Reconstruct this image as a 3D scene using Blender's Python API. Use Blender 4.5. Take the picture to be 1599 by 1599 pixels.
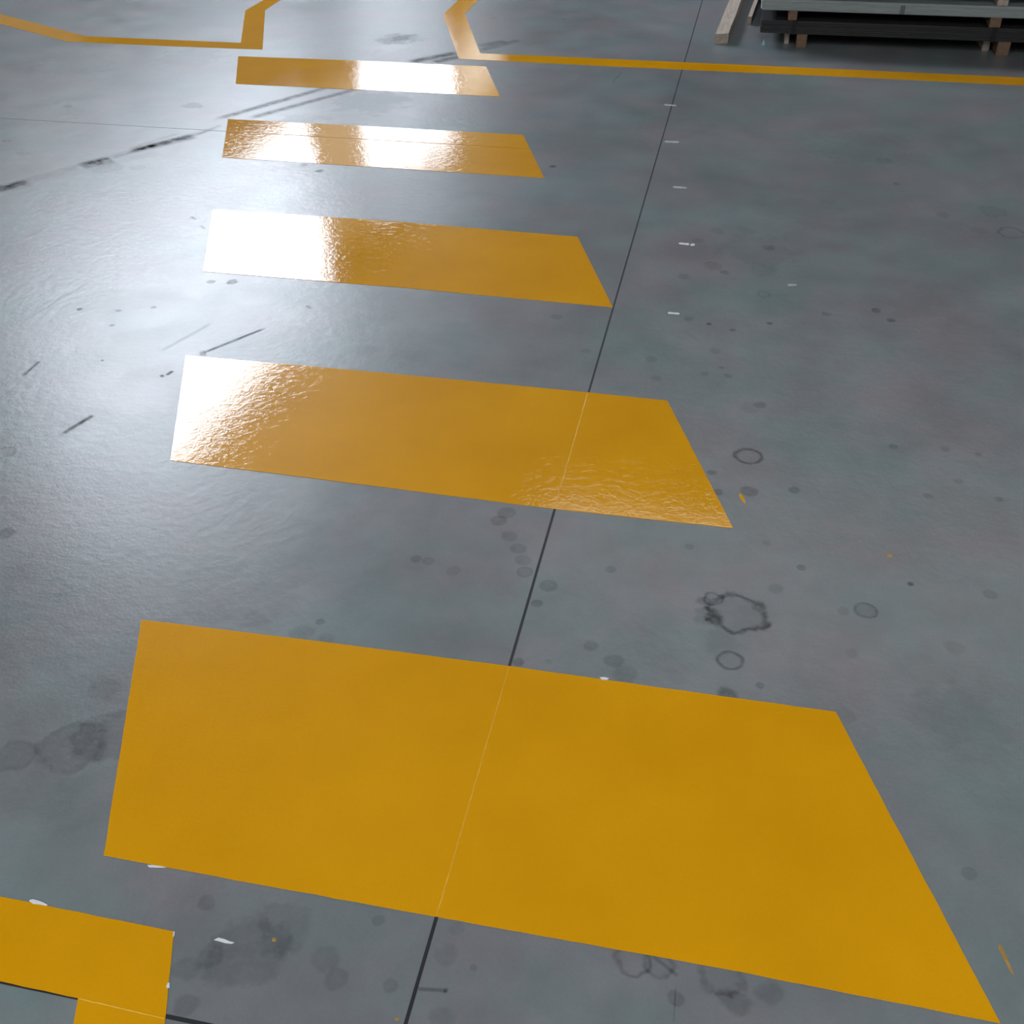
import bpy, bmesh, math, random
from mathutils import Vector, Matrix, noise
random.seed(7)
for o in list(bpy.data.objects):
    bpy.data.objects.remove(o)
sc = bpy.context.scene
col = sc.collection

# ---------------------------------------------------------------- camera
# world X runs along the painted stripes, world Y along the long black floor joint
FPX, PITCH, ROLL, YAW, H = 1648.7, 0.64653, -0.01175, -0.210996, 1.65
cp, sp, cr, sr = math.cos(PITCH), math.sin(PITCH), math.cos(ROLL), math.sin(ROLL)
def tw(v):
    c, s = math.cos(YAW), math.sin(YAW)
    return Vector((c*v[0]+s*v[1], -s*v[0]+c*v[1], v[2]))
FW = tw((0, cp, -sp)); UP0 = tw((0, sp, cp)); RT0 = tw((1, 0, 0))
RT = cr*RT0+sr*UP0; UP = -sr*RT0+cr*UP0
CAM = Vector((0, 0, H))
cam = bpy.data.objects.new('camera', bpy.data.cameras.new('camera'))
col.objects.link(cam)
cam.data.sensor_width = 36; cam.data.lens = FPX/1599*36
cam.data.clip_end = 200
cam.matrix_world = Matrix(((RT.x, UP.x, -FW.x, 0), (RT.y, UP.y, -FW.y, 0), (RT.z, UP.z, -FW.z, H), (0, 0, 0, 1)))
sc.camera = cam

def at(x, y, z=0.0):                       # a pixel of the photograph, put back on the plane at height z
    d = FW+RT*((x-799.5)/FPX)-UP*((y-799.5)/FPX)
    return CAM+d*((z-H)/d.z)

# ---------------------------------------------------------------- world, exposure
WINDOW = 16.5        # daylight through the near wall window
DEEP_WINDOW = 9.5    # the further ones, shaded outside
PIER_GLOW = .8      # added glow on the wall pier between the windows
FAR_WINDOW = 2.2     # the shaded last window
ROOF_FILL = 4.7       # unseen roof lights above and behind the viewer, added for even ambient light
SKY_FAR = 3.8        # dim roof light further on
w = bpy.data.worlds.new('world'); sc.world = w; w.use_nodes = True
w.node_tree.nodes['Background'].inputs[0].default_value = (.6, .7, .8, 1)
w.node_tree.nodes['Background'].inputs[1].default_value = .5
vs = sc.view_settings
vs.view_transform = 'Standard'; vs.look = 'None'; vs.gamma = 1; vs.use_curve_mapping = False
vs.exposure = 0.1

# ---------------------------------------------------------------- helpers
def srgb(r, g, b):
    f = lambda c: (c/255/12.92 if c <= 10 else ((c/255+.055)/1.055)**2.4)
    return (f(r), f(g), f(b), 1)
class NT:
    def __init__(s, name):
        s.m = bpy.data.materials.new(name); s.m.use_nodes = True
        s.t = s.m.node_tree; s.b = s.t.nodes['Principled BSDF']
        s.pos = s.t.nodes.new('ShaderNodeNewGeometry').outputs['Position']
    def n(s, kind, props=None, **ins):
        q = s.t.nodes.new('ShaderNode'+kind)
        for k, v in (props or {}).items(): setattr(q, k, v)
        for k, v in ins.items():
            key = int(k[1:]) if k[0] == '_' and k[1:].isdigit() else k.replace('_', ' ')
            s.put(q.inputs[key], v)
        return q
    def put(s, sock, v):
        if hasattr(v, 'is_output'): s.t.links.new(v, sock)
        else: sock.default_value = v
    def math(s, op, a, b=0.0, c=None, clamp=False):
        q = s.n('Math', {'operation': op, 'use_clamp': clamp}, _0=a, _1=b)
        if c is not None: s.put(q.inputs[2], c)
        return q.outputs[0]
    def noise(s, scale, detail=4, rough=.55, vec=None, dist=0.0):
        return s.n('TexNoise', None, Vector=vec or s.pos, Scale=scale, Detail=detail, Roughness=rough, Distortion=dist)
    def rng(s, v, a, b, c=0.0, d=1.0, smooth=False):
        q = s.n('MapRange', {'interpolation_type': 'SMOOTHSTEP'} if smooth else None, Value=v)
        for k, x in zip(('From Min', 'From Max', 'To Min', 'To Max'), (a, b, c, d)): s.put(q.inputs[k], x)
        return q.outputs[0]
    def mix(s, f, a, b, mode='MIX'):
        q = s.t.nodes.new('ShaderNodeMix'); q.data_type = 'RGBA'; q.blend_type = mode
        s.put(q.inputs[0], f); s.put(q.inputs[6], a); s.put(q.inputs[7], b)
        return q.outputs[2]
    def bump(s, h, strength, dist, normal=None):
        q = s.n('Bump', None, Strength=strength, Distance=dist, Height=h)
        if normal is not None: s.put(q.inputs['Normal'], normal)
        return q.outputs[0]
def simple(name, rgb, rough=.6, metal=0, var=.15, scale=8, bump=0.0, stretch=(1, 1, 1)):
    N = NT(name)
    tc = N.n('TexCoord').outputs['Object']
    v = N.n('Mapping', None, Vector=tc, Scale=stretch).outputs[0]
    q = N.noise(scale, 5, .6, v).outputs[0]
    base = N.mix(N.rng(q, .3, .7), tuple(c*(1-var) for c in rgb[:3])+(1,), tuple(min(1, c*(1+var)) for c in rgb[:3])+(1,))
    N.put(N.b.inputs['Base Color'], base)
    N.b.inputs['Roughness'].default_value = rough; N.b.inputs['Metallic'].default_value = metal
    if bump: N.put(N.b.inputs['Normal'], N.bump(q, .6, bump))
    return N.m
def glowing(name, rgb, strength):
    N = NT(name)
    N.b.inputs['Base Color'].default_value = (.8, .8, .8, 1)
    N.b.inputs['Emission Color'].default_value = rgb+(1,)
    N.b.inputs['Emission Strength'].default_value = strength
    return N.m
def obj(name, bm, mat, parent=None):
    me = bpy.data.meshes.new(name); bm.to_mesh(me); bm.free()
    o = bpy.data.objects.new(name, me); col.objects.link(o)
    if mat: me.materials.append(mat)
    if parent: o.parent = parent
    return o
def tag(o, label=None, cat=None, group=None, kind=None):
    for k, v in (('label', label), ('category', cat), ('group', group), ('kind', kind)):
        if v: o[k] = v
    return o
def empty(name, loc):
    o = bpy.data.objects.new(name, None); col.objects.link(o); o.location = loc; o.empty_display_size = .1
    return o
def box(bm, lo, hi, bev=0.0):
    vs_ = [bm.verts.new((x, y, z)) for x in (lo[0], hi[0]) for y in (lo[1], hi[1]) for z in (lo[2], hi[2])]
    fs = [bm.faces.new([vs_[i] for i in f]) for f in ((0, 1, 3, 2), (4, 6, 7, 5), (0, 4, 5, 1), (2, 3, 7, 6), (0, 2, 6, 4), (1, 5, 7, 3))]
    if bev:
        es = list({e for f in fs for e in f.edges})
        bmesh.ops.bevel(bm, geom=es, offset=bev, segments=2, affect='EDGES')
def boxo(name, lo, hi, mat, parent=None, bev=0.0):
    bm = bmesh.new(); box(bm, lo, hi, bev); bmesh.ops.recalc_face_normals(bm, faces=bm.faces)
    return obj(name, bm, mat, parent)
def origin_to(o, p):
    o.data.transform(Matrix.Translation(-Vector(p))); o.location = Vector(p)
def slab(name, pts, thick, mat, z0=0.0, parent=None):     # flat polygon with a real thickness
    bm = bmesh.new()
    c = sum((Vector((p[0], p[1], 0)) for p in pts), Vector())/len(pts)
    area = sum(pts[i-1][0]*pts[i][1]-pts[i][0]*pts[i-1][1] for i in range(len(pts)))
    if area < 0: pts = pts[::-1]
    a = [bm.verts.new((p[0]-c.x, p[1]-c.y, 0)) for p in pts]
    b = [bm.verts.new((p[0]-c.x, p[1]-c.y, thick)) for p in pts]
    bm.faces.new(b); bm.faces.new(a[::-1])
    for i in range(len(a)): bm.faces.new((a[i-1], a[i], b[i], b[i-1]))
    bmesh.ops.recalc_face_normals(bm, faces=bm.faces)
    o = obj(name, bm, mat, parent); o.location = (c.x, c.y, z0)
    return o
def ragged(corners, amp=.0012, step=.02, seed=0):        # hand-taped edge: tiny wander between the corners
    out = []
    for i, p in enumerate(corners):
        q = corners[(i+1) % len(corners)]; L = (q-p).length; n = max(1, int(L/step)); t = (q-p)/L
        nrm = Vector((-t.y, t.x, 0))
        for k in range(n):
            r = p.lerp(q, k/n)
            if k: r = r+nrm*amp*noise.noise(Vector((r.x*25+seed, r.y*25, 3.1)))
            out.append(r)
    return out

# ---------------------------------------------------------------- floor material
JX = -0.351           # the long joint
JY1, JY2 = at(350, 205).y, at(60, 1545).y
# stains: (px, py, radius px, fill, ring, wobble)
ST = [(150,1245,60,.05,0,.9),(60,1240,50,.05,0,.9),(300,1420,60,.05,0,.9),(330,1490,22,.14,0,.6),(295,1510,22,.12,0,.7),(290,1570,20,.16,0,.6),(325,1408,14,.14,0,.6),(580,160,60,.10,0,.9),(470,190,40,.10,0,.9),(170,262,26,.12,0,.9),(120,100,60,.08,0,.9),(60,180,60,.10,0,.9),(300,90,50,.07,0,.9),(620,62,34,.16,0,.9),(1050,200,60,.05,0,.9),(1350,230,80,.06,0,.9),(1250,330,70,.05,0,.9),(1450,480,60,.05,0,.9),(1500,1120,70,.06,0,.9),(1310,1120,22,.08,0,.7),(1180,390,60,.08,0,.8),(1168,712,22,.05,.36,.25),(1151,955,44,-.03,.36,.44),(1151,955,44,.10,.0,.9),(1112,934,17,.05,.22,.6),(1098,938,12,.2,0,.6),(1105,965,22,.12,0,.8),(1120,1000,26,.07,0,.8),(1141,1031,20,.07,.30,.25),(1352,953,17,.10,.22,.3),(1318,954,10,.10,0,.4),
 (1170,767,13,.22,.05,.3),(1240,765,9,.22,0,.3),(1112,738,8,.22,0,.3),(1122,768,9,.22,0,.3),(1187,633,10,.20,0,.5),(1170,638,16,.08,0,.5),
 (1197,848,7,.12,0,.3),(1251,886,8,.2,0,.3),(1213,920,13,.12,0,.5),(1395,697,8,.2,0,.3),(1476,701,8,.15,0,.3),(1496,751,8,.13,0,.3),(1528,709,6,.2,0,.3),
 (1545,928,11,.14,0,.4),(1422,912,5,.4,0,.1),(1076,854,7,.14,0,.4),(1560,780,7,.2,0,.3),(1450,775,8,.15,0,.3),(1135,1085,17,.32,0,.5),(1187,1070,7,.2,0,.6),
 (1490,1011,16,.09,0,.5),(791,800,14,.17,.05,.3),(780,812,13,.17,.05,.3),(795,838,13,.16,0,.3),(809,857,12,.15,.04,.3),(817,875,13,.13,.02,.3),(820,893,12,.11,.12,.2),
 (856,914,14,.17,.05,.3),(838,942,9,.2,.04,.2),(650,873,9,.18,0,.3),(669,876,9,.13,.03,.3),(710,890,12,.11,0,.4),(954,889,9,.16,0,.4),(923,1008,12,.16,0,.4),
 (958,1033,15,.16,0,.4),(976,1053,20,.13,0,.4),(810,1034,9,.24,.04,.2),(857,1033,6,.1,0,.3),(500,971,8,.2,0,.3),(470,990,20,.13,0,.6),(512,998,14,.13,0,.6),(395,968,24,.09,0,.6),
 (1200,387,10,.2,0,.4),(1193,460,10,.02,.18,.2),(1068,432,10,.14,0,.5),(1076,498,8,.14,0,.4),(1107,506,4,.5,0,.1),(1145,515,5,.25,0,.4),(1202,505,5,.35,0,.4),
 (1113,416,16,.14,0,.7),(1132,425,8,.2,0,.5),(1018,561,10,.14,0,.5),(1025,590,9,.13,0,.4),(1116,548,10,.12,0,.4),(1100,584,7,.16,0,.4),(1137,587,7,.14,0,.4),(1126,574,6,.14,0,.4),
 (1290,490,8,.2,0,.4),(1368,485,8,.35,0,.4),(1392,500,7,.3,0,.4),(1400,287,5,.25,0,.4),(1473,335,13,.14,0,.7),(1580,364,21,-.04,.25,.4),(1553,330,20,.08,.1,.7),(1530,360,14,.09,0,.6),
 (870,495,9,.16,0,.5),(572,548,20,.08,0,.5),(915,548,8,.11,0,.4),(863,260,6,.4,0,.3),(499,267,7,.35,0,.3),(475,258,6,.2,0,.3),
 (610,1540,12,.15,0,.3),(590,1437,11,.14,0,.4),(695,1492,19,.11,0,.4),(740,1511,6,.16,0,.4),(690,1590,22,.10,0,.5),(712,1452,12,.08,0,.4),
 (25,1180,30,.13,.10,.45),(110,1165,52,.15,.12,.5),(165,1150,46,.15,.08,.6),(165,1075,26,.10,0,.7),(8,706,18,.05,.16,.5),(10,832,14,.2,0,.6),
 (385,1490,60,.16,.06,.6),(440,1445,44,.10,.05,.6),(510,1500,24,.12,0,.7),(525,1530,18,.15,0,.6),(990,1500,26,.03,.22,.5),(1030,1505,26,.08,.18,.5),(1055,1560,13,.2,0,.8),
 (1125,1525,36,.06,.18,.6),(1145,1565,22,.2,0,.7),(1200,1550,24,.16,0,.5),(1515,1366,12,.14,0,.5),(1330,1020,10,.08,0,.5),(1380,250,14,.1,0,.6),(1120,360,12,.1,0,.6),
 (1090,375,9,.12,0,.5),(1165,360,16,.08,0,.6),(1190,420,24,.08,0,.7),(15,220,3,.4,0,.2),(7,220,4,.4,0,.2),(240,480,5,.2,0,.3),(124,483,5,.35,0,.3),(160,563,3,.35,0,.3),(185,485,5,.2,0,.4),(175,508,4,.25,0,.3),
 (365,440,9,.25,0,.6),(330,440,7,.2,0,.6),(215,262,12,.08,0,.6),(300,165,14,.16,0,.8),(105,166,9,.18,0,.7),(35,240,12,.18,0,.8),(880,30,6,.15,0,.5),(625,60,16,.15,0,.8),(770,28,5,.12,0,.5)]
# dark rubber and scratch lines: (x0,y0,x1,y1, half width px, strength)
SK = [(-60,308,345,198,2.6,.22),(-60,313,250,236,4,.10),(-40,305,48,284,4.5,.5),(48,284,125,262,2.5,.15),(125,260,175,248,4.5,.5),(205,236,305,212,3.5,.55),(175,248,225,232,2,.18),(200,232,280,208,1.6,.18),
 (335,187,540,128,2.4,.5),(385,186,560,138,2.4,.45),(305,212,345,195,1.5,.2),(540,128,640,98,1.5,.3),(640,97,715,82,2.6,.55),(676,97,722,88,2.4,.5),(748,72,790,64,2.5,.4),(750,79,812,62,2.5,.35),
 (97,678,146,648,2,.55),(36,587,63,563,1.6,.4),(318,551,415,512,1.3,.5),(312,553,322,551,3,.4),(260,586,270,579,1.6,.5),(250,588,256,586,1.6,.5),(292,568,300,563,1.2,.4),
 (250,549,330,505,1.5,.12),(1160,0,1163,1,1,.0),(650,1544,700,1547,1.8,.35),(693,1546,699,1548,3,.35),(955,130,972,112,1.2,-.2),(298,338,306,343,1.5,.3),(313,352,320,358,1.5,.3),
 (478,477,486,482,1.5,.3),(1055,1540,1052,1599,3,.25),(1016,1490,1060,1525,2.5,.25),(930,200,1000,196,1.5,-.06),(40,500,140,440,1.2,.1)]
def stain_group():
    g = bpy.data.node_groups.new('stain', 'ShaderNodeTree')
    I = g.interface
    for nm, k in (('Pos', 'Vector'), ('Warp', 'Vector'), ('Center', 'Vector'), ('Inv', 'Float'), ('Fill', 'Float'), ('Ring', 'Float'), ('Wobble', 'Float')):
        I.new_socket(nm, in_out='INPUT', socket_type='NodeSocket'+k)
    I.new_socket('Out', in_out='OUTPUT', socket_type='NodeSocketFloat')
    i = g.nodes.new('NodeGroupInput'); o = g.nodes.new('NodeGroupOutput'); L = g.links.new
    def N(kind, **p):
        q = g.nodes.new('ShaderNode'+kind)
        for k, v in p.items(): setattr(q, k, v)
        return q
    s1 = N('VectorMath', operation='SUBTRACT'); L(i.outputs['Pos'], s1.inputs[0]); L(i.outputs['Center'], s1.inputs[1])
    s2 = N('VectorMath', operation='SCALE'); L(s1.outputs[0], s2.inputs[0]); L(i.outputs['Inv'], s2.inputs['Scale'])
    s3 = N('VectorMath', operation='SCALE'); L(i.outputs['Warp'], s3.inputs[0]); L(i.outputs['Wobble'], s3.inputs['Scale'])
    s4 = N('VectorMath', operation='ADD'); L(s2.outputs[0], s4.inputs[0]); L(s3.outputs[0], s4.inputs[1])
    s5 = N('VectorMath', operation='LENGTH'); L(s4.outputs[0], s5.inputs[0])
    f = N('MapRange', interpolation_type='SMOOTHSTEP'); L(s5.outputs['Value'], f.inputs['Value'])
    f.inputs['From Min'].default_value = 1.18; f.inputs['From Max'].default_value = .74
    m1 = N('Math', operation='MULTIPLY'); L(f.outputs[0], m1.inputs[0]); L(i.outputs['Fill'], m1.inputs[1])
    d = N('Math', operation='SUBTRACT'); L(s5.outputs['Value'], d.inputs[0]); d.inputs[1].default_value = .96
    a = N('Math', operation='ABSOLUTE'); L(d.outputs[0], a.inputs[0])
    r = N('MapRange', interpolation_type='SMOOTHSTEP'); L(a.outputs[0], r.inputs['Value'])
    r.inputs['From Min'].default_value = .25; r.inputs['From Max'].default_value = .0
    m2 = N('Math', operation='MULTIPLY_ADD'); L(r.outputs[0], m2.inputs[0]); L(i.outputs['Ring'], m2.inputs[1]); L(m1.outputs[0], m2.inputs[2])
    L(m2.outputs[0], o.inputs['Out'])
    return g
def skid_group():
    g = bpy.data.node_groups.new('skid', 'ShaderNodeTree')
    I = g.interface
    for nm, k in (('Pos', 'Vector'), ('Mid', 'Vector'), ('Dir', 'Vector'), ('Half', 'Float'), ('Wide', 'Float'), ('Gain', 'Float')):
        I.new_socket(nm, in_out='INPUT', socket_type='NodeSocket'+k)
    I.new_socket('Out', in_out='OUTPUT', socket_type='NodeSocketFloat')
    i = g.nodes.new('NodeGroupInput'); o = g.nodes.new('NodeGroupOutput'); L = g.links.new
    def N(kind, **p):
        q = g.nodes.new('ShaderNode'+kind)
        for k, v in p.items(): setattr(q, k, v)
        return q
    s = N('VectorMath', operation='SUBTRACT'); L(i.outputs['Pos'], s.inputs[0]); L(i.outputs['Mid'], s.inputs[1])
    dt = N('VectorMath', operation='DOT_PRODUCT'); L(s.outputs[0], dt.inputs[0]); L(i.outputs['Dir'], dt.inputs[1])
    cr_ = N('VectorMath', operation='CROSS_PRODUCT'); L(s.outputs[0], cr_.inputs[0]); L(i.outputs['Dir'], cr_.inputs[1])
    ln = N('VectorMath', operation='LENGTH'); L(cr_.outputs[0], ln.inputs[0])
    q1 = N('Math', operation='DIVIDE'); L(ln.outputs['Value'], q1.inputs[0]); L(i.outputs['Wide'], q1.inputs[1])
    ab = N('Math', operation='ABSOLUTE'); L(dt.outputs['Value'], ab.inputs[0])
    q2 = N('Math', operation='DIVIDE'); L(ab.outputs[0], q2.inputs[0]); L(i.outputs['Half'], q2.inputs[1])
    r1 = N('MapRange', interpolation_type='SMOOTHSTEP'); L(q1.outputs[0], r1.inputs['Value']); r1.inputs['From Min'].default_value = 1.9; r1.inputs['From Max'].default_value = .2
    r2 = N('MapRange', interpolation_type='SMOOTHSTEP'); L(q2.outputs[0], r2.inputs['Value']); r2.inputs['From Min'].default_value = 1.08; r2.inputs['From Max'].default_value = .75
    m = N('Math', operation='MULTIPLY'); L(r1.outputs[0], m.inputs[0]); L(r2.outputs[0], m.inputs[1])
    m2 = N('Math', operation='MULTIPLY'); L(m.outputs[0], m2.inputs[0]); L(i.outputs['Gain'], m2.inputs[1])
    L(m2.outputs[0], o.inputs['Out'])
    return g
def floor_material(ST, SK):
    N = NT('polished_concrete')
    wn = N.noise(14, 3, .6).outputs['Color']
    warp = N.n('VectorMath', {'operation': 'SUBTRACT'}, _0=wn, _1=(.5, .5, .5)).outputs[0]
    warp = N.n('VectorMath', {'operation': 'MULTIPLY'}, _0=warp, _1=(3, 3, 0)).outputs[0]
    sg, kg = stain_group(), skid_group()
    acc = None
    for (x, y, r, fl, rg, wb) in ST:
        c = at(x, y); R = (at(x+r, y)-at(x-r, y)).length/2
        q = N.t.nodes.new('ShaderNodeGroup'); q.node_tree = sg
        N.put(q.inputs['Pos'], N.pos); N.put(q.inputs['Warp'], warp)
        q.inputs['Center'].default_value = c; q.inputs['Inv'].default_value = 1/R
        q.inputs['Fill'].default_value = fl; q.inputs['Ring'].default_value = rg; q.inputs['Wobble'].default_value = wb
        acc = q.outputs[0] if acc is None else N.math('ADD', acc, q.outputs[0])
    acc = 0.0 if acc is None else N.math('MULTIPLY', acc, N.rng(N.noise(45, 3, .6).outputs[0], .25, .6, .7, 1.45))
    sk = None
    for (x0, y0, x1, y1, hw, g_) in SK:
        a, b = at(x0, y0), at(x1, y1); mid = (a+b)/2; dr = (b-a).normalized()
        pr = at((x0+x1)/2, (y0+y1)/2+hw)-at((x0+x1)/2, (y0+y1)/2-hw); W = abs(pr.cross(dr).z)/2+.001
        q = N.t.nodes.new('ShaderNodeGroup'); q.node_tree = kg
        N.put(q.inputs['Pos'], N.pos); q.inputs['Mid'].default_value = mid; q.inputs['Dir'].default_value = dr
        q.inputs['Half'].default_value = (b-a).length/2; q.inputs['Wide'].default_value = W; q.inputs['Gain'].default_value = g_
        sk = q.outputs[0] if sk is None else N.math('ADD', sk, q.outputs[0])
    sk = 0.0 if sk is None else N.math('MULTIPLY', sk, N.rng(N.noise(20, 4, .7).outputs[0], .3, .6, .55, 1.3))
    dark = N.math('ADD', acc, sk)
    # trowelled cloudiness
    big = N.noise(.9, 4, .6, dist=.4).outputs[0]
    mid_ = N.noise(5, 5, .65).outputs[0]
    fine = N.noise(160, 3, .7).outputs[0]
    hue = N.noise(2.2, 4, .6).outputs[0]
    base = N.mix(N.rng(hue, .35, .65), srgb(126, 123, 127), srgb(115, 128, 129))
    k = N.math('MULTIPLY', N.rng(big, .3, .7, .86, 1.14), N.rng(mid_, .3, .7, .88, 1.12))
    k = N.math('MULTIPLY', k, N.rng(fine, .3, .7, .97, 1.03))
    # random faint drips and pits
    vo = N.n('TexVoronoi', None, Vector=N.n('VectorMath', {'operation': 'ADD'}, _0=N.pos, _1=N.n('VectorMath', {'operation': 'SCALE'}, _0=warp, Scale=.01).outputs[0]).outputs[0], Scale=5.0)
    d = vo.outputs['Distance']; rc = N.n('SeparateColor', None, Color=vo.outputs['Color']).outputs[0]
    spot = N.math('MULTIPLY', N.rng(d, .10, .05, 0, 1, True), N.rng(rc, .72, 1, 0, .13))
    k = N.math('MULTIPLY', k, N.math('SUBTRACT', 1, spot))
    k = N.math('MULTIPLY', k, N.math('SUBTRACT', 1, dark, clamp=True))
    c = N.n('VectorMath', {'operation': 'SCALE'}, _0=base, Scale=k).outputs[0]
    N.put(N.b.inputs['Base Color'], c)
    rg = N.rng(mid_, .3, .7, .285, .34)
    rg = N.math('ADD', rg, N.math('MULTIPLY', dark, .25))
    N.put(N.b.inputs['Roughness'], rg)
    N.b.inputs['IOR'].default_value = 1.42; N.put(N.b.inputs['Specular IOR Level'], N.math('MULTIPLY', .52, N.math('SUBTRACT', 1, N.math('MULTIPLY', dark, 1.1), clamp=True)))
    nb = N.bump(N.noise(30, 4, .6).outputs[0], .25, .004)
    N.put(N.b.inputs['Normal'], N.bump(fine, .25, .0006, nb))
    return N.m
def paint_material():
    N = NT('yellow_floor_paint')
    a = N.noise(3, 3, .5).outputs[0]; f = N.noise(220, 2, .6).outputs[0]
    base = N.mix(N.rng(a, .3, .7), (.71, .322, .0025, 1), (.79, .368, .004, 1))
    base = N.mix(N.rng(f, .3, .7, 0, .12), base, (.60, .28, .004, 1))
    N.put(N.b.inputs['Base Color'], base)
    N.b.inputs['Roughness'].default_value = .04
    N.b.inputs['IOR'].default_value = 1.47
    # orange peel, roller texture, and the dips where the paint sinks into the cross joint
    sx = N.n('SeparateXYZ', None, Vector=N.pos)
    j = N.math('ABSOLUTE', N.math('SUBTRACT', sx.outputs[1], JY1))
    groove = N.rng(j, .0, .004, -1, 0, True)
    n1 = N.bump(N.noise(42, 3, .62, dist=1.2).outputs[0], .16, .0023)
    n2 = N.bump(N.noise(120, 3, .65).outputs[0], .14, .0010, n1)
    n3 = N.bump(groove, .7, .003, n2)
    N.put(N.b.inputs['Normal'], n3)
    return N.m
M = {}
M['paint'] = paint_material()
M['worn_paint'] = simple('worn_yellow_paint', (.42, .24, .045, 1), .5, var=.3, scale=60)
M['joint'] = simple('joint_sealant', srgb(26, 27, 30), .6, var=.3, scale=40)
M['crack'] = simple('saw_cut', srgb(72, 78, 84), .7, var=.3, scale=30)
M['crease'] = simple('paint_crease', (.92, .55, .10, 1), .45, var=.12, scale=30)
M['wall'] = simple('white_wall_panel', srgb(222, 216, 205), .6, var=.04, scale=1)
M['lowwall'] = simple('grey_wall_plinth', srgb(120, 118, 112), .7, var=.1, scale=1)
M['ceiling'] = simple('roof_sheet', srgb(70, 72, 75), .7, var=.06, scale=.6)
M['bounce_panel'] = simple('white_bounce_panel', srgb(238, 234, 228), .5, var=.03)
M['dark_wall'] = simple('grey_wall_cladding', srgb(92, 95, 98), .7, var=.06, scale=1)
M['frame'] = simple('window_frame_grey', srgb(150, 152, 155), .5, .2)
M['glass'] = glowing('daylit_glazing', (.90, .97, 1.08), WINDOW)
M['glass_deep'] = glowing('shaded_daylit_glazing', (.90, .97, 1.08), DEEP_WINDOW)
M['pier_glow'] = glowing('glowing_pier', (1.0, .97, .93), PIER_GLOW)
M['glass_far'] = glowing('shaded_glazing', (1.0, .98, .95), FAR_WINDOW)
M['sky'] = glowing('fill_roof_light', (.97, 1.0, 1.03), ROOF_FILL)
M['sky_far'] = glowing('dim_roof_light', (1.0, .97, .92), SKY_FAR)

# ---------------------------------------------------------------- the hall
XL, XR, YB, YF, ZC = -8.25, 30.0, -22.0, 48.0, 8.35
k_ = 1.65/1.6                                # heights and depths were read off the reflections
# the slab's top is cut into fields; each field's concrete carries the stains that lie in it
def reach_stain(t):
    c = at(t[0], t[1]); R = (at(t[0]+t[2], t[1])-at(t[0]-t[2], t[1])).length/2*(1.2+1.3*t[5]); return (c.x-R, c.x+R, c.y-R, c.y+R)
def reach_skid(t):
    a, b = at(t[0], t[1]), at(t[2], t[3]); e = .05; return (min(a.x, b.x)-e, max(a.x, b.x)+e, min(a.y, b.y)-e, max(a.y, b.y)+e)
def inside(r, q): return r[0] < q[1] and r[1] > q[0] and r[2] < q[3] and r[3] > q[2]
fields = []
def cut(q, depth=0):
    a = [t for t in ST if inside(reach_stain(t), q)]; b = [t for t in SK if inside(reach_skid(t), q)]
    if len(a)+len(b) <= 7 or depth > 9:
        fields.append((q, a, b)); return
    pts = [at(t[0], t[1]) for t in a]+[(at(t[0], t[1])+at(t[2], t[3]))/2 for t in b]
    pts = [p for p in pts if q[0] < p.x < q[1] and q[2] < p.y < q[3]] or [Vector(((q[0]+q[1])/2, (q[2]+q[3])/2, 0))]
    xs, ys = sorted(p.x for p in pts), sorted(p.y for p in pts)
    if xs[-1]-xs[0] > ys[-1]-ys[0]:
        m = xs[len(xs)//2]+.01; cut((q[0], m, q[2], q[3]), depth+1); cut((m, q[1], q[2], q[3]), depth+1)
    else:
        m = ys[len(ys)//2]+.01; cut((q[0], q[1], q[2], m), depth+1); cut((q[0], q[1], m, q[3]), depth+1)
cut((XL-.2, XR, YB, YF))
bm = bmesh.new(); box(bm, (XL-.2, YB, -.2), (XR, YF, 0)); bm.faces.ensure_lookup_table()
top = [f for f in bm.faces if all(abs(v.co.z) < 1e-6 for v in f.verts)]; bmesh.ops.delete(bm, geom=top, context='FACES_ONLY')
bmesh.ops.recalc_face_normals(bm, faces=bm.faces)
fo = tag(obj('floor', bm, None), kind='structure')
bm = bmesh.new(); bm.from_mesh(fo.data)
for i, (q, a, b) in enumerate(fields):
    fo.data.materials.append(floor_material(a, b))
    f = bm.faces.new([bm.verts.new((x, y, 0)) for x, y in ((q[0], q[2]), (q[1], q[2]), (q[1], q[3]), (q[0], q[3]))]); f.material_index = i
bm.normal_update()
for f in bm.faces:
    if abs(f.normal.z) < .5 or f.calc_center_median().z < -.1: f.material_index = 0
bm.to_mesh(fo.data); bm.free(); print('fields', len(fields))
def joint(name, pts, mat, t):
    o = slab(name, pts, t, mat); tag(o, kind='structure'); return o
jw = .0031
joint('trim_1', [Vector((JX-jw, YB, 0)), Vector((JX+jw, YB, 0)), Vector((JX+jw, YF, 0)), Vector((JX-jw, YF, 0))], M['joint'], .0006)
joint('trim_2', [Vector((XL, JY2-.0035, 0)), Vector((JX-jw, JY2-.0035, 0)), Vector((JX-jw, JY2+.0035, 0)), Vector((XL, JY2+.0035, 0))], M['joint'], .0005)
joint('trim_3', [Vector((XL, JY1-.0022, 0)), Vector((-1.75, JY1-.0022, 0)), Vector((-1.75, JY1+.0022, 0)), Vector((XL, JY1+.0022, 0))], M['crack'], .0004)
ZS = 4.5                                     # sill height
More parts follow.
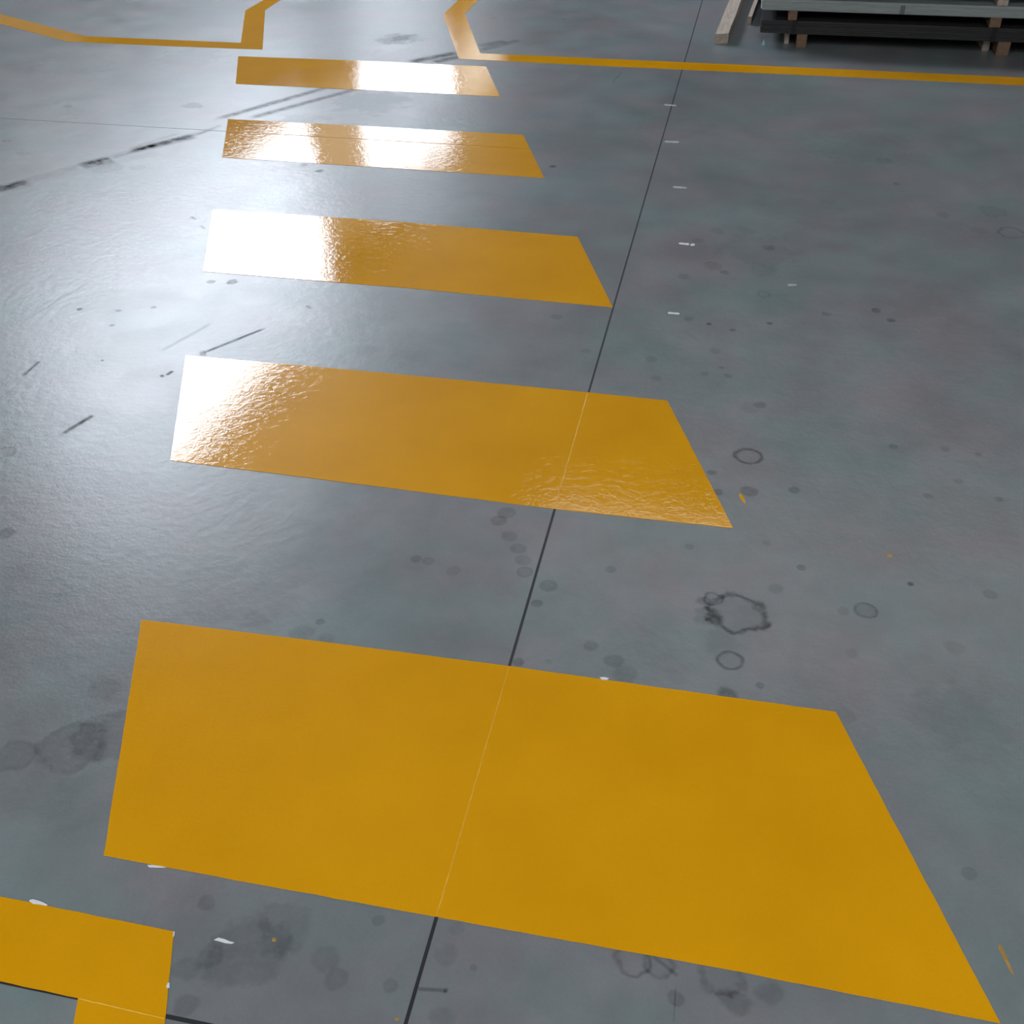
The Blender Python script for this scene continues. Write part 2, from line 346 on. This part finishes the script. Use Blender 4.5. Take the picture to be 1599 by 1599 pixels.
bays = [(9.9, 19.95, 'glass', 4.72, 8.12), (20.2, 22.9, 'pier_glow', 4.5, 7.5), (23.1, 26.0, 'glass_deep', 4.5, 7.5), (26.1, 28.0, 'glass_deep', 5.1, 8.12), (28.1, 31.2, 'glass_deep', 5.9, 8.12), (32.0, 38.0, 'glass_far', 6.2, 8.12)]  # the dim bay is a wall pier, made to glow for its reflection
# left wall around its window band
bm = bmesh.new()
box(bm, (XL-.2, YB, 2.2), (XL, YF, ZS)); 
ys = [YB]+[v for b in bays for v in b[:2]]+[YF]
for a, b in zip(ys[::2], ys[1::2]): box(bm, (XL-.2, a, ZS), (XL, b, ZC-.15))
for (a, b, g, z0, z1) in bays:
    if z0 > ZS: box(bm, (XL-.2, a, ZS), (XL, b, z0))
    if z1 < ZC-.15: box(bm, (XL-.2, a, z1), (XL, b, ZC-.15))
box(bm, (XL-.2, YB, ZC-.15), (XL, YF, ZC))
tag(obj('wall_left', bm, M['wall']), kind='structure')
tag(boxo('baseboard_left', (XL-.2, YB, 0), (XL, YF, 2.2), M['lowwall']), kind='structure')
tag(boxo('wall_far', (XL, YF, 0), (XR, YF+.2, ZC), M['dark_wall']), kind='structure')
tag(boxo('wall_back', (XL, YB-.2, 0), (XR, YB, ZC), M['wall']), kind='structure')
tag(boxo('wall_right', (XR, YB, 0), (XR+.2, YF, ZC), M['dark_wall']), kind='structure')
for i, (a, b, g, z0, z1) in enumerate(bays):
    f = bmesh.new(); e = .05
    box(f, (XL-.16, a, z0), (XL-.02, b, z0+e)); box(f, (XL-.16, a, z1-e), (XL-.02, b, z1))
    box(f, (XL-.16, a, z0+e), (XL-.02, a+e, z1-e)); box(f, (XL-.16, b-e, z0+e), (XL-.02, b, z1-e))
    fo = tag(obj('window_%d' % (i+1), f, M['frame']), kind='structure')
    boxo('pane', (XL-.11, a+e, z0+e), (XL-.08, b-e, z1-e), M[g], fo)
tag(boxo('bounce_panel_1', (XL, 4.5, 0), (XL+.06, 12.8, 2.1), M['bounce_panel']), kind='structure')  # white panel added to brighten what the far left lane line reflects
# ceiling with roof lights let into it; those behind the viewer are added fill
holes = [(-7, 6, -19, -15.5, 'sky'), (-7, 6, -12, -8.5, 'sky'), (-5, 6, -6.5, -3, 'sky'), (-2.3, 8, 11.2, 13.0, 'sky_far')]
bm = bmesh.new(); y = YB
for (x0, x1, y0, y1, g) in holes:
    box(bm, (XL-.2, y, ZC), (XR, y0, ZC+.2)); box(bm, (XL-.2, y0, ZC), (x0, y1, ZC+.2)); box(bm, (x1, y0, ZC), (XR, y1, ZC+.2)); y = y1
box(bm, (XL-.2, y, ZC), (XR, YF, ZC+.2))
tag(obj('ceiling', bm, M['ceiling']), kind='structure')
for i, (x0, x1, y0, y1, g) in enumerate(holes):
    tag(boxo('window_%d' % (i+7), (x0, y0, ZC+.05), (x1, y1, ZC+.1), M[g]), kind='structure')

# ---------------------------------------------------------------- yellow floor markings
TH = .0011
def stripe(px, label, seed, group='crossing stripes', name='crossing_stripe', cat='floor marking'):
    o = slab(name, ragged([at(*p) for p in px], seed=seed), TH, M['paint'])
    return tag(o, label, cat, group)
S = [
 ([(221,968),(508,1003),(795,1040.5),(1052,1077),(1305,1112),(1562,1598),(1120,1511),(682,1432),(420,1384),(162,1336)], 'largest yellow crossing stripe, nearest the camera, crossed by the black joint, without glare'),
 ([(290,555),(600,582.5),(918,613),(1042,626),(1145,825),(866,795),(560,756),(266,719)], 'yellow crossing stripe, second nearest, white glare on its left end, pale joint line across it'),
 ([(332,327),(617,346),(902,370),(957,480),(636,450),(317,424)], 'middle yellow crossing stripe of the five, its right tip touching the black joint'),
 ([(356,186),(588,198),(817,211),(850,278),(600,262),(347,246)], 'yellow crossing stripe with two separate white glare patches and a thin dark cut along it'),
 ([(372,88),(566,95),(759,104),(781,151),(576,141),(368,131)], 'smallest yellow crossing stripe, farthest, just below the yellow lines, white glare right of its middle'),
]
stripes = [stripe(p, l, i*7.3) for i, (p, l) in enumerate(S)]
def crease(parent, p0, p1, wd, gaps):        # pale raised line where the paint bridges the joint
    bm = bmesh.new(); L = (p1-p0).length; n = int(L/.012); t = (p1-p0)/L; nn = Vector((-t.y, t.x, 0)); prev = None
    for i in range(n+1):
        s = i/n; p = p0.lerp(p1, s)+nn*.0010*noise.noise(Vector((s*22, 1, gaps)))
        r = wd*(.45+.75*abs(noise.noise(Vector((s*30, gaps, 5)))))
        row = [bm.verts.new(p-nn*r+Vector((0, 0, TH-.0002))), bm.verts.new(p+Vector((0, 0, TH+.0007))), bm.verts.new(p+nn*r+Vector((0, 0, TH-.0002)))]
        if prev:
            bm.faces.new((prev[0], row[0], row[1], prev[1])); bm.faces.new((prev[1], row[1], row[2], prev[2]))
        prev = row
    bmesh.ops.recalc_face_normals(bm, faces=bm.faces)
    o = obj('joint_crease', bm, M['crease']); o.data.transform(Matrix.Translation(-parent.location)); o.parent = parent
    o['label'] = 'pale crease where the paint crosses the joint'
crease(stripes[0], at(795,1041), at(682,1432), .0016, 1)
crease(stripes[1], at(918,614), at(866,794), .0021, 2)
# near bracket at the lower left corner
q0 = [at(0,1400), at(272,1455), at(257,1599), at(122,1599), at(122,1559), at(0,1533)]
dl = (q0[0]-q0[1]).normalized()
dn = (q0[2]-q0[1]).normalized()
C0 = [q0[1], q0[1]+dn*1.1, q0[4]+dn*.95, q0[4], q0[5]+dl*2.5, q0[0]+dl*2.5]
near = tag(slab('lane_line', ragged(C0, seed=50), TH, M['paint']), 'yellow L-shaped lane line cut by the lower left corner of the view', 'floor marking')
crease(near, at(124,1560), at(256,1591), .0012, 3)
# far lane lines
def line_from(px_a, px_b, label, seed):
    return tag(slab('lane_line', ragged([at(*p) for p in px_a]+[at(*p) for p in px_b[::-1]], seed=seed, amp=.002), TH, M['paint']), label, 'floor marking')
def ext(a, b, L):                              # carry an edge on beyond the frame
    A, B = at(*a), at(*b); return B+(B-A).normalized()*L
pa = [ext((135,57), (0,22), 3), at(135,57), at(376,67), at(383,16.5), at(412,0), ext((383,16.5), (412,0), 2.2)]
pb = [ext((105,65), (0,37.5), 3), at(105,65), at(250,71.5), at(410,77.5), at(414,16), at(438,0), ext((414,16), (438,0), 2.2)]
tag(slab('lane_line', ragged(pa+pb[::-1], seed=60, amp=.002), TH, M['paint']), 'far yellow lane line on the left, turning up and out at the top edge', 'floor marking')
pa = [ext((692,22), (716,0), 2.2), at(716,0), at(692,23), at(716.5,92), at(900,101), at(1080,109.5), at(1340,121), at(1599,133.5), ext((1340,121), (1599,133.5), 4)]
pb = [ext((726,22), (747,0), 2.2), at(747,0), at(726,22), at(750,83.5), at(900,90), at(1080,98), at(1340,109.5), at(1599,121.5), ext((1340,109.5), (1599,121.5), 4)]
tag(slab('lane_line', ragged(pa+pb[::-1], seed=61, amp=.002), TH, M['paint']), 'far yellow lane line running right, passing in front of the sheet packs', 'floor marking')

# ---------------------------------------------------------------- sheet packs on timbers, upper right
M['wood'] = simple('sawn_timber', srgb(116, 92, 72), .8, var=.25, scale=14, bump=.002, stretch=(4, .6, 4))
M['pale_wood'] = simple('weathered_timber', srgb(172, 159, 146), .8, var=.22, scale=10, bump=.003, stretch=(4, .6, 4))
M['dark_sheet'] = simple('dark_steel_sheet', srgb(50, 50, 52), .55, .3, var=.2, scale=5, stretch=(1, 1, 12))
M['zinc_sheet'] = simple('galvanised_sheet', srgb(150, 160, 160), .5, .1, var=.15, scale=5, stretch=(1, 1, 12))
M['strap'] = simple('steel_strap', srgb(22, 22, 26), .5, .3)
M['seal'] = simple('dull_grey_clip', srgb(98, 106, 106), .6, .1)
M['white'] = simple('white_tape', srgb(225, 228, 230), .6, var=.04)
M['chalk'] = simple('faded_white_paint', srgb(172, 178, 182), .8, var=.1)
M['film'] = simple('pale_blue_film', srgb(150, 190, 196), .4, var=.1)
X0, Y0 = at(1187,53,.075).x, 7.12*1.0
YD = 2.4
def pack(z0, z1, n, mat, x0, x1, label, seed):
    rnd = random.Random(seed)
    root = empty('sheet_pack', ((x0+x1)/2, Y0+YD/2, z0))
    t = (z1-z0)/n; bm = bmesh.new()
    for i in range(n):                        # sheets slightly out of line
        dx, dy = rnd.uniform(-.004, .004), rnd.uniform(-.004, .004)
        box(bm, (x0-root.location.x+dx, -YD/2+dy, i*t+.0004), (x1-root.location.x+dx, YD/2+dy, (i+1)*t-.0004))
    obj('sheets', bm, mat, root)
    return tag(root, label, 'sheet metal', 'packs of steel sheet stacked on timbers')
def strap_on(root, x, z0, z1, wd, seal=False):
    if seal:
        b2 = bmesh.new(); lx = x-root.location.x; h = z1-z0
        box(b2, (lx-wd*.6, -YD/2-.009, h*.05), (lx+wd*.6, -YD/2-.0045, h*.8), .001)
        s = obj('strap_seal', b2, M['seal'], root); s['label'] = 'small grey clip on the front edge of the pack'; return
    lx = x-root.location.x; h = z1-z0
    bm = bmesh.new(); box(bm, (lx-wd/2, -YD/2-.0065, -.001), (lx+wd/2, -YD/2-.0045, h+.002))
    box(bm, (lx-wd/2, -YD/2-.0065, h+.0005), (lx+wd/2, YD/2+.006, h+.002))
    s = obj('strap', bm, M['strap'], root); s['label'] = 'dark steel strap around the pack'
Z = (0, .077, .152, .207, .270, .345, .52)
Y0 = (at(1251,75).y+at(1553,88).y)/2+.012
XE = 3.3
p1 = pack(Z[1], Z[2], 12, M['dark_sheet'], X0, XE, 'bottom pack of dark steel sheets, raised just off the floor on timber blocks', 1)
p2 = pack(Z[3], Z[4], 10, M['zinc_sheet'], X0-.012, XE, 'pale grey galvanised sheet pack resting on the dark pack', 2)
p3 = pack(Z[5], Z[6], 20, M['dark_sheet'], X0+.03, XE, 'topmost dark sheet pack, cut off by the top edge of the view', 3)  # its unseen height is raised to block light from the floor
def px_x(x, y, z): return at(x, y, z).x
# x at the plane of the front face
def front_x(x, y):
    d = FW+RT*((x-799.5)/FPX)-UP*((y-799.5)/FPX); return (CAM+d*(Y0/d.y)).x
def front_z(x, y):
    d = FW+RT*((x-799.5)/FPX)-UP*((y-799.5)/FPX); return (CAM+d*(Y0/d.y)).z
strap_on(p1, front_x(1240,45), Z[1], Z[2], .028)
strap_on(p1, front_x(1550,60), Z[1], Z[2], .030)
strap_on(p2, front_x(1409,16), Z[3], Z[4], .022, True)
def bearer(x0, x1, z0, z1, y0, y1, mat, label, name='timber_bearer'):
    bm = bmesh.new(); cx, cy = (x0+x1)/2, (y0+y1)/2
    box(bm, (x0-cx, y0-cy, 0), (x1-cx, y1-cy, z1-z0), .003)
    o = obj(name, bm, mat); o.location = (cx, cy, z0)
    return tag(o, label, 'timber', 'timbers under the sheet packs')
yb = Y0+YD-.03
bearer(front_x(1243,68), front_x(1259,68), 0, Z[1], Y0-.004, yb, M['wood'], 'orange-brown timber block end on the floor under the left of the dark pack')
bearer(front_x(1555,82), front_x(1575,82), 0, Z[1], Y0-.004, yb, M['wood'], 'brown timber block end on the floor under the right of the dark pack')
bearer(front_x(1231,24), front_x(1245,24), Z[2]+.002, Z[3], Y0-.004, yb, M['wood'], 'brown timber spacer between dark and grey packs, at the left end')
bearer(front_x(1544,41), front_x(1562,41), Z[2]+.002, Z[3], Y0-.004, yb, M['wood'], 'brown timber spacer between dark and grey packs, at the right')
bearer(front_x(1557,6), front_x(1574,6), Z[4]+.002, Z[5], Y0-.006, yb, M['pale_wood'], 'pale timber spacer on the grey pack, cut by the top edge')
bearer(front_x(1226,24), front_x(1240,0), Z[4]+.002, Z[5], Y0+.03, yb, M['wood'], 'timber spacer on the left of the grey pack, hidden under the topmost pack')
bl = at(1224,69); bearer(bl.x, bl.x+.028, 0, Z[1], bl.y+.01, yb, M['pale_wood'], 'small pale timber block set back beside the left floor block')
br = at(1534,82); bearer(br.x, br.x+.04, 0, Z[1], br.y+.04, yb, M['pale_wood'], 'pale timber block set back beside the right floor block')
bearer(2.9, 2.96, 0, Z[1], Y0-.004, yb, M['wood'], 'timber block under the far right of the dark pack')
bearer(2.9, 2.96, Z[2]+.002, Z[3], Y0-.004, yb, M['wood'], 'timber spacer on the far right of the dark pack')
bearer(2.9, 2.96, Z[4]+.002, Z[5], Y0-.004, yb, M['wood'], 'timber spacer on the far right of the grey pack')
# timber beams lying left of the packs
def beam(fl, fr, bl_, br_, zt, mat, label, extra=1.2, seed=0):
    # px of the top face corners at height zt: front left/right, a further pair; carried on past the frame
    a, b, c, d = at(*fl, zt), at(*fr, zt), at(*bl_, zt), at(*br_, zt)
    c2 = c+(c-a).normalized()*extra; d2 = b+(c2-a)
    bm = bmesh.new(); n = 14; rows = []
    org = Vector((a.x, a.y, 0))
    for i in range(n+1):
        t = i/n; p, q = a.lerp(c2, t)-org, b.lerp(d2, t)-org
        w1 = .003*noise.noise(Vector((t*6, seed, 0))); w2 = .003*noise.noise(Vector((t*6, seed, 9)))
        rows.append([bm.verts.new((p.x+w1, p.y, 0)), bm.verts.new((q.x+w2, q.y, 0)), bm.verts.new((q.x+w2, q.y, zt+w1)), bm.verts.new((p.x+w1, p.y, zt+w1))])
    for r, s in zip(rows, rows[1:]):
        for k in range(4): bm.faces.new((r[k], r[(k+1) % 4], s[(k+1) % 4], s[k]))
    bm.faces.new(rows[0]); bm.faces.new(rows[-1][::-1])
    bmesh.ops.recalc_face_normals(bm, faces=bm.faces)
    o = obj('timber_beam', bm, mat); o.location = org
    return tag(o, label, 'timber', 'loose timbers beside the sheet packs')
beam((1117,53), (1138,52), (1139,0), (1159,0), .06, M['pale_wood'], 'pale weathered timber beam lying on the floor left of the sheet packs', 1.2, 1)
beam((1168,26), (1174,26), (1178,0), (1185,0), .05, M['pale_wood'], 'thin timber batten on the floor between the pale beam and the packs', 1.0, 4)

# ---------------------------------------------------------------- scraps, dashes and drips on the floor
def scrap(px, name, mat, label, cat, group=None, th=.0008, z0=0.0, curl=0.0):
    pts = [at(*p) for p in px]
    o = slab(name, pts, th, mat, z0)
    return tag(o, label, cat, group)
def dash(x0, y0, x1, y1, hw, name, mat, label, cat, group, seed=0, th=.0007, z0=0.0, taper=0):
    rnd = random.Random(seed); n = 7; top, bot = [], []
    for i in range(n+1):
        t = i/n; x, y = x0+(x1-x0)*t, y0+(y1-y0)*t; h = hw*(rnd.uniform(.75, 1.1))*(1-taper*t)*(.6 if i in (0, n) else 1)
        dx, dy = x1-x0, y1-y0; L = math.hypot(dx, dy); nx, ny = -dy/L*h, dx/L*h
        top.append((x+nx, y+ny)); bot.append((x-nx, y-ny))
    return scrap(top+bot[::-1], name, mat, label, cat, group, th, z0)
G = 'short white dashes beside the long joint'
dash(1037,163.5,1056,165,1.0,'paint_dash',M['chalk'],'faintest white dash, beside the long joint just below the far yellow line','mark',G,1)
dash(1038,221,1060,222,1.3,'paint_dash',M['chalk'],'short faded white dash touching the long joint, level with the second farthest stripe','mark',G,2)
dash(1051,292,1072,293.5,1.5,'paint_dash',M['chalk'],'short white dash right of the joint, level with the gap above the middle stripe','mark',G,3)
dash(1060,380,1076,381.5,1.5,'paint_dash',M['white'],'longer bright white dash of a broken pair, level with the top of the middle stripe','mark',G,4)
dash(1078,382.5,1085,382,1.4,'paint_dash',M['white'],'tiny bright white fleck right at the end of the longer bright dash','mark',G,5)
dash(1043,488.5,1061,490,1.4,'paint_dash',M['white'],'short white dash right of the joint, just below the tip of the middle stripe','mark',G,6)
dash(1230,445,1244,445,1.5,'paint_dash',M['chalk'],'lone short white dash out on the stained concrete, far right of the joint','mark',G,7)
T = 'scraps of white masking tape'
scrap([(47,1406),(52,1405),(60,1407),(68,1410),(75,1414),(72,1415),(62,1413),(52,1412),(46,1408)],'tape_scrap',M['white'],'white tape scrap on the upper edge of the near yellow bracket','scrap',T,z0=TH)
scrap([(230,1351),(238,1351),(250,1352.5),(261,1353.5),(257,1355),(245,1355),(233,1354.5)],'tape_scrap',M['white'],'thin white tape scrap along the lower edge of the largest stripe, near its left corner','scrap',T,z0=0)
scrap([(334,1468),(341,1464.5),(350,1466.5),(358,1470),(366,1472),(362,1474),(352,1473),(342,1470)],'tape_scrap',M['white'],'white tape scrap alone on the concrete right of the near bracket','scrap',T)
scrap([(262,1536),(265,1535),(265,1543),(261,1544),(260,1541)],'tape_scrap',M['white'],'tiny white tape scrap on the right edge of the near bracket','scrap',T,z0=TH)
scrap([(271,1456),(273,1455),(272.5,1462),(270.5,1464)],'tape_scrap',M['white'],'tiny pale fleck at the corner of the near bracket','scrap',T,z0=TH)
scrap([(936,1058.5),(944,1058),(951,1060),(948,1062.5),(940,1062)],'tape_scrap',M['white'],'small white fleck on the upper edge of the largest stripe, right of the joint','scrap',T,z0=TH)
D = 'stray drips of yellow floor paint'
scrap([(1154,772),(1157,771),(1161,776),(1164,783),(1163.5,786.5),(1160,783),(1156,778)],'paint_drip',M['paint'],'small yellow paint drip right of the second nearest stripe','paint drip',D,th=.0006)
dash(1560,1476,1582,1522,4.0,'paint_drip',M['worn_paint'],'long yellow paint smear near the lower right corner','paint drip',D,9,th=.0004,taper=.6)
dash(425,1468,431,1467,3,'paint_drip',M['worn_paint'],'faint yellow dot below the largest stripe, left of the joint','paint drip',D,11,th=.0004)
dash(617,1592,623,1591,2.4,'paint_drip',M['worn_paint'],'tiny yellow dot beside the long joint at the bottom edge','paint drip',D,12,th=.0004)
dash(1385,867,1394,867,2.4,'paint_drip',M['worn_paint'],'tiny yellow dot out on the concrete at the right','paint drip',D,13,th=.0004)
# upright shred of film by the packs
g = at(1192,71); bm = bmesh.new()
a = [bm.verts.new(p) for p in ((-.012, 0, 0), (.010, .003, 0), (.004, .004, .022), (-.001, .002, .036), (-.006, .001, .020))]
bm.faces.new(a); r_ = bmesh.ops.extrude_face_region(bm, geom=list(bm.faces)); bmesh.ops.translate(bm, vec=(0, .004, 0), verts=[v for v in r_['geom'] if isinstance(v, bmesh.types.BMVert)])
bmesh.ops.recalc_face_normals(bm, faces=bm.faces)
o = obj('film_shred', bm, M['film']); o.location = (g.x, g.y, 0); tag(o, 'pale blue shred of film standing on the floor at the left end of the packs', 'scrap')
